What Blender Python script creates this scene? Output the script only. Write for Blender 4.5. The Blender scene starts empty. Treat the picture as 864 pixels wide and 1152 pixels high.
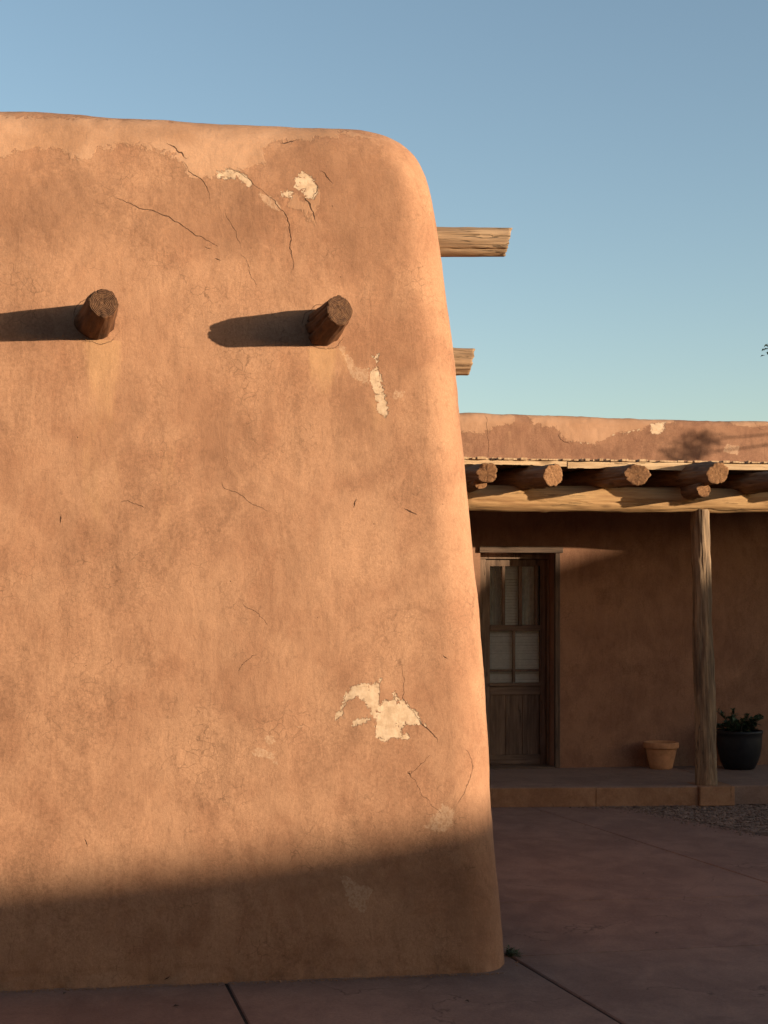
import bpy, bmesh, math, random
import numpy as np
from mathutils import Vector, Matrix
R = math.radians
scene = bpy.context.scene
COL = scene.collection

# ------------------------------------------------------------------ camera
cam_d = bpy.data.cameras.new('camera'); cam = bpy.data.objects.new('camera', cam_d); COL.objects.link(cam)
scene.camera = cam
cam.location = (0, 0, 1.76)
cam.rotation_euler = (R(90), 0, R(-8.5))
cam_d.sensor_fit = 'VERTICAL'; cam_d.sensor_height = 36
cam_d.lens = 1700 / 1152 * 36
cam_d.shift_y = 101 / 1152
cam_d.clip_start = .05; cam_d.clip_end = 3000
scene.render.resolution_x = 768; scene.render.resolution_y = 1024

# ------------------------------------------------------------------ light
SUN = Vector((1.43, -1.0, .178)).normalized()          # towards the low sun
ELEV = math.asin(SUN.z)
AZ = math.atan2(SUN.x, SUN.y)
world = bpy.data.worlds.new('World'); scene.world = world; world.use_nodes = True
wt = world.node_tree; wt.nodes.clear()
wo = wt.nodes.new('ShaderNodeOutputWorld'); bg = wt.nodes.new('ShaderNodeBackground'); sky = wt.nodes.new('ShaderNodeTexSky')
sky.sky_type = 'NISHITA'; sky.sun_disc = False
sky.sun_elevation = ELEV; sky.sun_rotation = AZ
sky.altitude = 1000; sky.air_density = 1.0; sky.dust_density = 2.0; sky.ozone_density = 1.3
bg.inputs['Strength'].default_value = .141
sky_tint = wt.nodes.new('ShaderNodeMix'); sky_tint.data_type = 'RGBA'; sky_tint.blend_type = 'MULTIPLY'; sky_tint.inputs[0].default_value = 1
sky_tint.inputs[7].default_value = (.99, .955, .925, 1)           # even colour tint multiplied over the sky
wt.links.new(sky.outputs[0], sky_tint.inputs[6]); wt.links.new(sky_tint.outputs[2], bg.inputs[0]); wt.links.new(bg.outputs[0], wo.inputs[0])
sl = bpy.data.lights.new('sun', 'SUN'); sun = bpy.data.objects.new('sun', sl); COL.objects.link(sun)
sl.energy = 4.35; sl.angle = R(.55); sl.color = (1.0, .82, .60)
sun.rotation_euler = (-SUN).to_track_quat('-Z', 'Y').to_euler()
scene.view_settings.view_transform = 'Standard'; scene.view_settings.look = 'None'
scene.view_settings.exposure = 1.05; scene.view_settings.gamma = 1
scene.render.engine = 'CYCLES'
scene.cycles.max_bounces = 8; scene.cycles.diffuse_bounces = 3

# ------------------------------------------------------------------ helpers
def tag(o, label=None, cat=None, group=None, kind=None):
    if label: o['label'] = label
    if cat: o['category'] = cat
    if group: o['group'] = group
    if kind: o['kind'] = kind
    return o

def empty(name, loc):
    o = bpy.data.objects.new(name, None); COL.objects.link(o); o.location = loc; o.empty_display_size = .2
    return o

def world_loc(o):
    v = Vector(o.location)
    while o.parent: o = o.parent; v += Vector(o.location)
    return v

def link(name, me, mats, parent=None, loc=(0, 0, 0), rot=None):
    o = bpy.data.objects.new(name, me); COL.objects.link(o)
    for m in (mats if isinstance(mats, (list, tuple)) else [mats]): me.materials.append(m)
    if parent:
        o.parent = parent
        # parents are empties or meshes with identity rotation
        o.location = Vector(loc) - world_loc(parent)
    else: o.location = loc
    if rot is not None:
        o.rotation_mode = 'QUATERNION'; o.rotation_quaternion = rot
    return o

def mesh_np(name, V, F, smooth=True):
    me = bpy.data.meshes.new(name)
    V = np.asarray(V, np.float32); F = np.asarray(F, np.int32)
    me.vertices.add(len(V)); me.vertices.foreach_set('co', V.ravel())
    k = F.shape[1]
    me.loops.add(F.size); me.loops.foreach_set('vertex_index', F.ravel())
    me.polygons.add(len(F)); me.polygons.foreach_set('loop_start', np.arange(0, F.size, k, dtype=np.int32))
    me.polygons.foreach_set('use_smooth', np.full(len(F), smooth))
    me.update(calc_edges=True); me.validate()
    return me

def _hash(ix, iy, iz, seed):
    h = (ix.astype(np.int64) * 374761393 + iy.astype(np.int64) * 668265263 + iz.astype(np.int64) * 2147483647 + seed * 1274126177) & 0xffffffff
    h = ((h ^ (h >> 13)) * 1103515245 + 12345) & 0xffffffff
    h = ((h ^ (h >> 16)) * 2246822519) & 0xffffffff
    return ((h ^ (h >> 15)) & 0xffffff) / float(0xffffff) * 2 - 1

def vnoise(x, y, z, seed=0):
    x, y, z = np.broadcast_arrays(np.asarray(x, float), np.asarray(y, float), np.asarray(z, float))
    fx, fy, fz = np.floor(x), np.floor(y), np.floor(z)
    tx, ty, tz = x - fx, y - fy, z - fz
    tx, ty, tz = [t * t * t * (t * (t * 6 - 15) + 10) for t in (tx, ty, tz)]
    r = 0
    for dx in (0, 1):
        for dy in (0, 1):
            for dz in (0, 1):
                w = (tx if dx else 1 - tx) * (ty if dy else 1 - ty) * (tz if dz else 1 - tz)
                r = r + w * _hash(fx + dx, fy + dy, fz + dz, seed)
    return r

def fbm(x, y, z, seed=0, octv=4):
    r = 0; a = 1; f = 1
    for i in range(octv):
        r = r + a * vnoise(x * f + 13.1 * i, y * f + 7.7 * i, z * f + 3.3 * i, seed + i); a *= .5; f *= 2.03
    return r

# ---- node helper
class NT:
    def __init__(s, name):
        s.m = bpy.data.materials.new(name); s.m.use_nodes = True
        s.t = s.m.node_tree; s.t.nodes.clear()
        s.out = s.t.nodes.new('ShaderNodeOutputMaterial')
        s.b = s.t.nodes.new('ShaderNodeBsdfPrincipled'); s.t.links.new(s.b.outputs[0], s.out.inputs[0])
        s.b.inputs['Specular IOR Level'].default_value = .25
    def _set(s, inp, v):
        if v is None: return
        if isinstance(v, bpy.types.NodeSocket): s.t.links.new(v, inp)
        else:
            if isinstance(v, (tuple, list)) and len(v) == 3 and inp.type == 'RGBA': v = (*v, 1)
            inp.default_value = v
    def n(s, typ, props=None, **ins):
        nd = s.t.nodes.new(typ)
        for k, v in (props or {}).items(): setattr(nd, k, v)
        for k, v in ins.items(): s._set(nd.inputs[int(k[1:]) if k[0] == '_' else k.replace('__', ' ')], v)
        return nd
    def math(s, op, a, b=None, c=None, clamp=False):
        nd = s.n('ShaderNodeMath', {'operation': op, 'use_clamp': clamp}, _0=a)
        if b is not None: s._set(nd.inputs[1], b)
        if c is not None: s._set(nd.inputs[2], c)
        return nd.outputs[0]
    def co(s, scale=(1, 1, 1), loc=(0, 0, 0)):
        tc = s.n('ShaderNodeTexCoord')
        return s.n('ShaderNodeMapping', Vector=tc.outputs['Object'], Scale=scale, Location=loc).outputs[0]
    def noise(s, vec, scale, detail=6, rough=.55, dist=0.0):
        return s.n('ShaderNodeTexNoise', None, Vector=vec, Scale=scale, Detail=detail, Roughness=rough, Distortion=dist).outputs[0]
    def ramp(s, f, a, b, lo=0.0, hi=1.0, smooth=True):
        nd = s.n('ShaderNodeMapRange', {'interpolation_type': 'SMOOTHSTEP' if smooth else 'LINEAR'})
        for i, v in enumerate((f, a, b, lo, hi)): s._set(nd.inputs[i], v)
        return nd.outputs[0]
    def mix(s, f, a, b, mode='MIX'):
        nd = s.n('ShaderNodeMix', {'data_type': 'RGBA', 'blend_type': mode})
        s._set(nd.inputs[0], f); s._set(nd.inputs[6], a); s._set(nd.inputs[7], b)
        return nd.outputs[2]
    def attr(s, name):
        return s.n('ShaderNodeAttribute', {'attribute_name': name}).outputs['Fac']
    def bump(s, h, dist, strength=1.0, normal=None):
        nd = s.n('ShaderNodeBump', None, Height=h, Distance=dist, Strength=strength)
        if normal is not None: s._set(nd.inputs['Normal'], normal)
        return nd.outputs[0]
    def done(s, col, rough=.85, normal=None):
        s._set(s.b.inputs['Base Color'], col); s._set(s.b.inputs['Roughness'], rough)
        if normal is not None: s._set(s.b.inputs['Normal'], normal)
        return s.m

# ------------------------------------------------------------------ materials
def adobe(name, dark, light, marks=True, fine=1.0):
    k = NT(name); v = k.co()
    big = k.noise(v, .9, 5, .6, .4)
    mid = k.noise(v, 3.2, 5, .5, .6)
    vs = k.co((5, 5, .9)); streak = k.noise(vs, 1.3, 5, .6, .3)
    f = k.math('ADD', k.math('MULTIPLY', big, .34), k.math('ADD', k.math('MULTIPLY', mid, .56), k.math('MULTIPLY', streak, .10)))
    c = k.mix(k.ramp(f, .36, .66), dark, light)
    # trowelled overlays with soft but readable edges
    bl = k.noise(k.co((1, 1, .7), (5, 2, 9)), 2.4, 7, .58, 1.2)
    c = k.mix(k.math('MULTIPLY', k.ramp(bl, .545, .575), .30), c, light)
    bl2 = k.noise(k.co((1, 1, .75), (1, 8, 3)), 1.7, 7, .6, .8)
    c = k.mix(k.math('MULTIPLY', k.ramp(bl2, .55, .62), .34), c, tuple(x * .74 for x in dark))
    g1 = k.noise(v, 70, 3, .6, .5); g2 = k.noise(v, 250, 2, .8); g3 = k.noise(k.n('ShaderNodeMapping', None, Vector=v, Rotation=(0, .7, 0), Scale=(1, 1, .35)).outputs[0], 60, 3, .6, 1.0)
    c = k.mix(k.ramp(g3, .56, .70, 0, .30), c, tuple(x * .62 for x in dark))
    gm = k.ramp(bl2, .38, .60, .12, .36)
    c = k.mix(gm, c, k.mix(1, c, k.mix(k.ramp(g1, .3, .7), (.60, .56, .52), (1.28, 1.30, 1.32)), 'MULTIPLY'))
    c = k.mix(.30, c, k.mix(1, c, k.mix(k.ramp(g2, .3, .7), (.55, .5, .46), (1.3, 1.3, 1.3)), 'MULTIPLY'))
    # trowel sweeps
    sw = k.noise(k.n('ShaderNodeMapping', None, Vector=v, Rotation=(0, -.5, 0), Scale=(1, 1, .30)).outputs[0], 9, 4, .55, 2.2)
    c = k.mix(k.ramp(sw, .52, .57, 0, .16), c, light); c = k.mix(k.ramp(sw, .43, .38, 0, .22), c, tuple(x * .78 for x in dark))
    # hairline craze
    wv = k.n('ShaderNodeVectorMath', {'operation': 'ADD'}, _0=v, _1=k.n('ShaderNodeVectorMath', {'operation': 'SCALE'}, _0=k.n('ShaderNodeTexNoise', None, Vector=v, Scale=9.0, Detail=5.0).outputs['Color'], Scale=.11).outputs[0]).outputs[0]
    vo = k.n('ShaderNodeTexVoronoi', {'feature': 'DISTANCE_TO_EDGE'}, Vector=wv, Scale=19.0).outputs['Distance']
    vo2 = k.n('ShaderNodeTexVoronoi', {'feature': 'DISTANCE_TO_EDGE'}, Vector=wv, Scale=41.0).outputs['Distance']
    gate = k.ramp(k.noise(k.co((1, 1, 1), (3, 3, 3)), 2.6, 6, .6), .47, .62)
    gate2 = k.ramp(k.noise(k.co((1, 1, 1), (9, 3, 1)), 6.0, 6, .6), .46, .60)
    cz = k.math('MULTIPLY', k.ramp(vo, .0, .045, 1, 0), k.math('MULTIPLY', gate, gate2))
    cz2 = k.math('MULTIPLY', k.ramp(vo2, .0, .06, 1, 0), k.math('MULTIPLY', gate, k.math('SUBTRACT', 1.0, gate2)))
    cz = k.math('MAXIMUM', cz, k.math('MULTIPLY', cz2, .6))
    c = k.mix(k.math('MULTIPLY', cz, 0.55 * fine), c, tuple(x * .35 for x in dark))
    # pits
    pt = k.n('ShaderNodeTexVoronoi', None, Vector=v, Scale=16.0).outputs['Distance']
    pit = k.math('MULTIPLY', k.ramp(pt, .03, .075, 1, 0), k.ramp(k.noise(v, 5, 3), .58, .62))
    c = k.mix(k.math('MULTIPLY', pit, .6), c, tuple(x * .3 for x in dark))
    h = k.math('ADD', k.math('MULTIPLY', g1, .5), k.math('MULTIPLY', g2, .22))
    h = k.math('ADD', h, k.math('ADD', k.math('MULTIPLY', k.noise(v, 12, 2, .5), .45), k.math('MULTIPLY', g3, .35)))
    h = k.math('ADD', h, k.math('MULTIPLY', sw, .8)); h = k.math('SUBTRACT', h, k.math('MULTIPLY', pit, .8))
    if marks:
        n1 = k.math('SUBTRACT', k.noise(v, 13, 6, .68, .8), .5); n2 = k.math('SUBTRACT', k.noise(v, 60, 3, .65, .6), .5)
        # wash-down stains under the log ends
        st = k.attr('stain'); sn = k.noise(k.co((7, 7, 1.2)), 1.6, 6, .6)
        stf = k.math('MULTIPLY', k.ramp(k.math('ADD', st, k.math('MULTIPLY', k.math('SUBTRACT', sn, .5), 1.3)), .25, .8), k.ramp(st, .02, .3))
        c = k.mix(k.math('MULTIPLY', stf, .50), c, (.47, .27, .132))
        dk = k.attr('damp')
        c = k.mix(k.math('MULTIPLY', k.ramp(k.math('ADD', dk, k.math('MULTIPLY', n1, 1.6)), .15, .8), .5), c, tuple(x * .72 for x in dark))
        pl = k.math('ADD', k.attr('pale'), k.math('ADD', k.math('MULTIPLY', n1, .16), k.math('MULTIPLY', n2, .03)))
        plm = k.ramp(pl, -.004, .010)
        c = k.mix(k.math('MULTIPLY', plm, .55), c, k.mix(k.ramp(mid, .35, .65), (.375, .21, .118), (.465, .275, .165)))
        edge = k.math('MULTIPLY', k.ramp(pl, -.010, 0.0), k.ramp(pl, 0.0, .006, 1, 0))
        c = k.mix(k.math('MULTIPLY', edge, .22), c, tuple(x * .5 for x in dark))
        fa = k.math('ADD', k.attr('faint'), k.math('ADD', k.math('MULTIPLY', n1, .09), k.math('MULTIPLY', n2, .03)))
        c = k.mix(k.math('MULTIPLY', k.ramp(fa, -.002, .004), .55), c, k.mix(k.ramp(g1, .35, .6), (.37, .215, .125), (.50, .33, .21)))
        pa = k.math('ADD', k.attr('patch'), k.math('ADD', k.math('MULTIPLY', n1, .075), k.math('MULTIPLY', n2, .042)))
        pa = k.math('SUBTRACT', pa, k.ramp(k.noise(k.co((1, 1, 1), (2, 0, 7)), 24, 6, .7, 1.2), .54, .66, 0, .03))
        pam = k.ramp(pa, -.001, .0025)
        cream = k.mix(k.ramp(k.noise(v, 28, 6, .7), .3, .7), (.43, .29, .18), (.59, .43, .29))
        c = k.mix(k.math('MULTIPLY', pam, .93), c, cream)
        rim = k.math('MULTIPLY', k.ramp(pa, -.005, .0), k.ramp(pa, 0.0, .003, 1, 0))
        c = k.mix(k.math('MULTIPLY', rim, .22), c, tuple(x * .45 for x in dark))
        # long cracks
        wob = k.math('ADD', k.math('MULTIPLY', n2, .010), k.math('MULTIPLY', k.math('SUBTRACT', k.noise(v, 160, 3), .5), .004))
        cs = k.math('ABSOLUTE', k.math('ADD', k.attr('crack_side'), wob))
        wid = k.math('MULTIPLY', k.attr('crack_width'), k.ramp(k.noise(v, 22, 3), .25, .7, .45, 1.25))
        cmo = k.ramp(k.attr('crack_width'), .0004, .0026, .30, 1.0)
        cm = k.math('MULTIPLY', k.math('SUBTRACT', 1.0, k.ramp(cs, k.math('MULTIPLY', wid, .55), k.math('ADD', wid, .0012))), k.ramp(k.attr('crack_near'), .006, .014, 1, 0))
        c = k.mix(k.math('MULTIPLY', cm, k.math('MULTIPLY', cmo, .92)), c, (.06, .026, .014))
        h2 = k.math('SUBTRACT', k.math('MULTIPLY', k.ramp(pl, -.004, .012), .22), k.math('ADD', cm, k.math('MULTIPLY', k.ramp(pa, -.002, .004), .75)))
        return k.done(c, .93, k.bump(h, .003, .75, k.bump(h2, .006, .9)))
    return k.done(c, .93, k.bump(h, .003, .75))

def wood(name, dark, light, grain=1.0, crackd=.7, rough=.8):
    k = NT(name)
    oi = k.n('ShaderNodeObjectInfo').outputs['Random']
    tc = k.n('ShaderNodeTexCoord').outputs['Object']
    off = k.n('ShaderNodeCombineXYZ', None, X=k.math('MULTIPLY', oi, 7.0), Y=k.math('MULTIPLY', oi, 3.0), Z=k.math('MULTIPLY', oi, 11.0)).outputs[0]
    base = k.n('ShaderNodeVectorMath', {'operation': 'ADD'}, _0=tc, _1=off).outputs[0]
    def mp(s): return k.n('ShaderNodeMapping', None, Vector=base, Scale=s).outputs[0]
    a = k.noise(mp((1, 1, .07)), 42 * grain, 8, .65, .5)
    b = k.noise(mp((1, 1, .12)), 11 * grain, 6, .6, .9)
    d = k.noise(mp((1, 1, .5)), 4, 4, .6)
    f = k.math('ADD', k.math('MULTIPLY', a, .45), k.math('ADD', k.math('MULTIPLY', b, .35), k.math('MULTIPLY', d, .2)))
    c = k.mix(k.ramp(f, .36, .64), dark, light)
    ck = k.noise(mp((1, 1, .045)), 26 * grain, 4, .5, .8)
    cm = k.math('MULTIPLY', k.ramp(k.math('ABSOLUTE', k.math('SUBTRACT', ck, .5)), .0, .014, 1, 0), k.ramp(d, .42, .6))
    c = k.mix(k.math('MULTIPLY', cm, crackd), c, tuple(x * .22 for x in dark))
    kn = k.n('ShaderNodeTexVoronoi', None, Vector=mp((1, 1, .4)), Scale=5.0).outputs['Distance']
    km = k.ramp(kn, .05, .14, 1, 0)
    c = k.mix(k.math('MULTIPLY', km, .6), c, tuple(x * .45 for x in dark))
    h = k.math('SUBTRACT', k.math('ADD', a, k.math('MULTIPLY', b, .8)), k.math('MULTIPLY', cm, 1.2))
    return k.done(c, rough, k.bump(h, .004, .9))

def wood_end(name, dark, light):
    k = NT(name); v = k.co()
    ns = k.n('ShaderNodeTexNoise', None, Vector=v, Scale=9.0, Detail=5.0).outputs['Color']
    wv = k.n('ShaderNodeVectorMath', {'operation': 'ADD'}, _0=v, _1=k.n('ShaderNodeVectorMath', {'operation': 'SCALE'}, _0=ns, Scale=.03).outputs[0]).outputs[0]
    sx = k.n('ShaderNodeSeparateXYZ', None, Vector=wv)
    rr = k.math('SQRT', k.math('ADD', k.math('POWER', k.math('SUBTRACT', sx.outputs[0], .014), 2.0), k.math('POWER', k.math('SUBTRACT', sx.outputs[1], .014), 2.0)))
    rings = k.math('SINE', k.math('MULTIPLY', rr, 900.0))
    ang = k.math('ARCTAN2', sx.outputs[1], sx.outputs[0])
    nz = k.noise(v, 60, 6, .7)
    spl = k.noise(k.n('ShaderNodeCombineXYZ', None, X=k.math('MULTIPLY', ang, 1.6), Y=k.math('MULTIPLY', rr, 2.0)).outputs[0], 4.0, 3, .5)
    sm = k.ramp(k.math('ABSOLUTE', k.math('SUBTRACT', spl, .5)), 0.0, .010, 1, 0)
    f = k.math('ADD', k.math('MULTIPLY', rings, .10), nz)
    c = k.mix(k.ramp(f, .3, .75), dark, light)
    c = k.mix(k.math('MULTIPLY', sm, .14), c, tuple(x * .25 for x in dark))
    h = k.math('SUBTRACT', k.math('ADD', nz, k.math('MULTIPLY', rings, .2)), k.math('MULTIPLY', sm, .12))
    return k.done(c, .9, k.bump(h, .006, 1.0))

def plain(name, col, rough=.8, var=.3, scale=20, bump=.002):
    k = NT(name); v = k.co(); a = k.noise(v, scale, 6, .6)
    c = k.mix(k.ramp(a, .3, .7), tuple(x * (1 - var) for x in col), tuple(x * (1 + var) for x in col))
    return k.done(c, rough, k.bump(a, bump, .6))

def concrete(name, a, b):
    k = NT(name); v = k.co()
    n1 = k.noise(v, .9, 6, .6, .5); n2 = k.noise(k.co((1, .7, 1)), 5, 7, .65, .6); n3 = k.noise(v, 60, 6, .75); n4 = k.noise(v, 240, 3, .7)
    f = k.math('ADD', k.math('MULTIPLY', n1, .5), k.math('MULTIPLY', n2, .5))
    c = k.mix(k.ramp(f, .36, .64), a, b)
    c = k.mix(.35, c, k.mix(1, c, k.mix(k.ramp(n3, .3, .7), (.6, .58, .56), (1.35, 1.35, 1.35)), 'MULTIPLY'))
    c = k.mix(k.math('MULTIPLY', k.ramp(n4, .60, .72), .5), c, tuple(x * .45 for x in a))
    sp = k.noise(k.co((1, 1, 1), (4, 4, 0)), 2.2, 8, .7, 1.0)
    c = k.mix(k.math('MULTIPLY', k.ramp(sp, .56, .66), .22), c, tuple(x * .55 for x in a))
    wv = k.n('ShaderNodeVectorMath', {'operation': 'ADD'}, _0=v, _1=k.n('ShaderNodeVectorMath', {'operation': 'SCALE'}, _0=k.n('ShaderNodeTexNoise', None, Vector=v, Scale=2.2, Detail=6.0).outputs['Color'], Scale=.55).outputs[0]).outputs[0]
    ve = k.n('ShaderNodeTexVoronoi', {'feature': 'DISTANCE_TO_EDGE'}, Vector=wv, Scale=.55).outputs['Distance']
    hc = k.math('MULTIPLY', k.ramp(ve, .0, .0035, 1, 0), k.ramp(n2, .44, .55))
    c = k.mix(k.math('MULTIPLY', hc, .6), c, tuple(x * .3 for x in a))
    dust = k.ramp(k.noise(k.co((1, 1, 1), (7, 1, 0)), 3.1, 7, .7, .6), .50, .62)
    c = k.mix(k.math('MULTIPLY', dust, .16), c, tuple(x * 1.15 for x in b))
    h = k.math('ADD', n3, k.math('ADD', k.math('MULTIPLY', n4, .5), k.math('MULTIPLY', n2, 1.5)))
    return k.done(c, .88, k.bump(h, .003, .9))

M = {}
M['adobe'] = adobe('adobe plaster', (.290, .143, .079), (.386, .209, .119))
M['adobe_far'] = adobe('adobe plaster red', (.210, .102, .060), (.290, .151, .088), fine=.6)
M['adobe_plain'] = plain('adobe plaster street', (.30, .155, .085), .95, .2, 6)
M['viga_dark'] = wood('dark log', (0.056, 0.022, 0.010), (0.163, 0.071, 0.030))
M['viga_dark_end'] = wood_end('dark log end', (0.045, 0.019, 0.010), (0.148, 0.074, 0.036))
M['viga_light'] = wood('weathered pale log', (0.135, 0.082, 0.047), (0.40, 0.268, 0.158), 1.0, 1.0)
M['viga_light_end'] = wood_end('pale log end', (0.163, 0.092, 0.046), (0.369, 0.235, 0.125))
M['porch_log'] = wood('porch log', (0.089, 0.044, 0.020), (0.221, 0.117, 0.056))
M['porch_end'] = wood_end('porch log end', (0.176, 0.082, 0.036), (0.340, 0.177, 0.083))
M['beam'] = wood('peeled beam', (0.280, 0.152, 0.066), (0.448, 0.277, 0.125), .8)
M['post'] = wood('grey brown post', (0.073, 0.048, 0.031), (0.310, 0.202, 0.116), .8, 1.0)
M['board'] = wood('sun bleached board', (0.310, 0.191, 0.099), (0.517, 0.369, 0.224))
M['stick'] = wood('ceiling stick', (0.295, 0.177, 0.092), (0.488, 0.334, 0.198))
M['door'] = wood('old door wood', (0.085, 0.052, 0.034), (0.235, 0.152, 0.10), .8)
M['door_rail'] = wood('worn door rail', (0.10, 0.064, 0.043), (0.22, 0.145, 0.098), .8)
M['trim'] = wood('dark trim wood', (0.05, 0.031, 0.021), (0.135, 0.085, 0.056), .8)
M['blind'] = plain('blind slats', (.80, .72, .64), .6, .08, 30)
M['curtain'] = plain('curtain cloth', (.62, .55, .46), .9, .15, 20)
M['terracotta'] = plain('terracotta', (0.429, 0.206, 0.096), .85, .16, 14)
M['black_pot'] = plain('black glazed clay', (.012, .012, .014), .45, .2, 20)
M['soil'] = plain('potting soil', (.05, .035, .025), .95, .4, 60)
M['concrete'] = concrete('reddish concrete', (0.163, 0.093, 0.070), (0.239, 0.144, 0.107))
M['porch_concrete'] = concrete('porch concrete', (0.182, 0.116, 0.086), (0.250, 0.164, 0.122))
M['riser'] = concrete('riser stone', (0.216, 0.107, 0.055), (0.316, 0.173, 0.094))
M['ground'] = concrete('packed earth', (0.093, 0.061, 0.044), (0.156, 0.105, 0.073))
M['gravel'] = plain('gravel stones', (0.154, 0.107, 0.082), .9, .5, 12)
M['joint'] = plain('joint filler', (0.023, 0.018, 0.016), .95, .4, 60)
M['bark'] = wood('bark', (0.040, 0.030, 0.023), (0.106, 0.079, 0.059))
M['iron'] = plain('old iron', (.05, .04, .035), .5, .2, 40)

def leafmat(name, a, b):
    k = NT(name)
    r = k.n('ShaderNodeNewGeometry').outputs['Random Per Island']
    k.b.inputs['Subsurface Weight'].default_value = 0
    return k.done(k.mix(r, a, b), .55)
M['leaf'] = leafmat('tree leaf', (.03, .055, .018), (.085, .125, .04))
M['jade'] = leafmat('pot plant leaf', (.018, .035, .015), (.05, .085, .04))
M['weed'] = leafmat('weed leaf', (.05, .075, .035), (.13, .15, .08))

def glassmat():
    k = NT('window glass'); t = k.t
    t.nodes.remove(k.b)
    tr = k.n('ShaderNodeBsdfTransparent', None, Color=(.93, .94, .92)); gl = k.n('ShaderNodeBsdfGlossy', None, Roughness=.04, Color=(.9, .9, .9))
    fr = k.n('ShaderNodeFresnel', None, IOR=1.5)
    mx = k.n('ShaderNodeMixShader', None, _0=k.math('ADD', fr.outputs[0], .05), _1=tr.outputs[0], _2=gl.outputs[0])
    t.links.new(mx.outputs[0], k.out.inputs[0]); return k.m
M['glass'] = glassmat()

# ------------------------------------------------------------------ shape builders
def box_mesh(name, boxes, bevel=.0, seg=2):
    """boxes: (x0,x1,y0,y1,z0,z1); one mesh, coordinates as given"""
    bm = bmesh.new()
    for b in boxes:
        x0, x1, y0, y1, z0, z1 = b
        r = bmesh.ops.create_cube(bm, size=1)
        for v in r['verts']:
            v.co = Vector((x0 + (v.co.x + .5) * (x1 - x0), y0 + (v.co.y + .5) * (y1 - y0), z0 + (v.co.z + .5) * (z1 - z0)))
    if bevel: bmesh.ops.bevel(bm, geom=list(bm.edges), offset=bevel, segments=seg, affect='EDGES', profile=.5)
    me = bpy.data.meshes.new(name); bm.to_mesh(me); bm.free()
    return me

def box_part(name, mat, parent, boxes, bevel=.003, along=None):
    """along='x': the mesh is turned so that wood grain (local z) runs that way"""
    bs = np.array(boxes, float); c = Vector((bs[:, 0:2].mean(), bs[:, 2:4].mean(), bs[:, 4:6].mean()))
    lb = [(b[0] - c.x, b[1] - c.x, b[2] - c.y, b[3] - c.y, b[4] - c.z, b[5] - c.z) for b in boxes]
    if along == 'x':      # local (x,y,z) -> world (z,y,-x)
        lb = [(-b[5], -b[4], b[2], b[3], b[0], b[1]) for b in lb]
        rot = Matrix(((0, 0, 1), (0, 1, 0), (-1, 0, 0))).to_quaternion()
    else: rot = None
    o = link(name, box_mesh(name, lb, bevel), mat, parent, c, rot)
    return o

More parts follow.
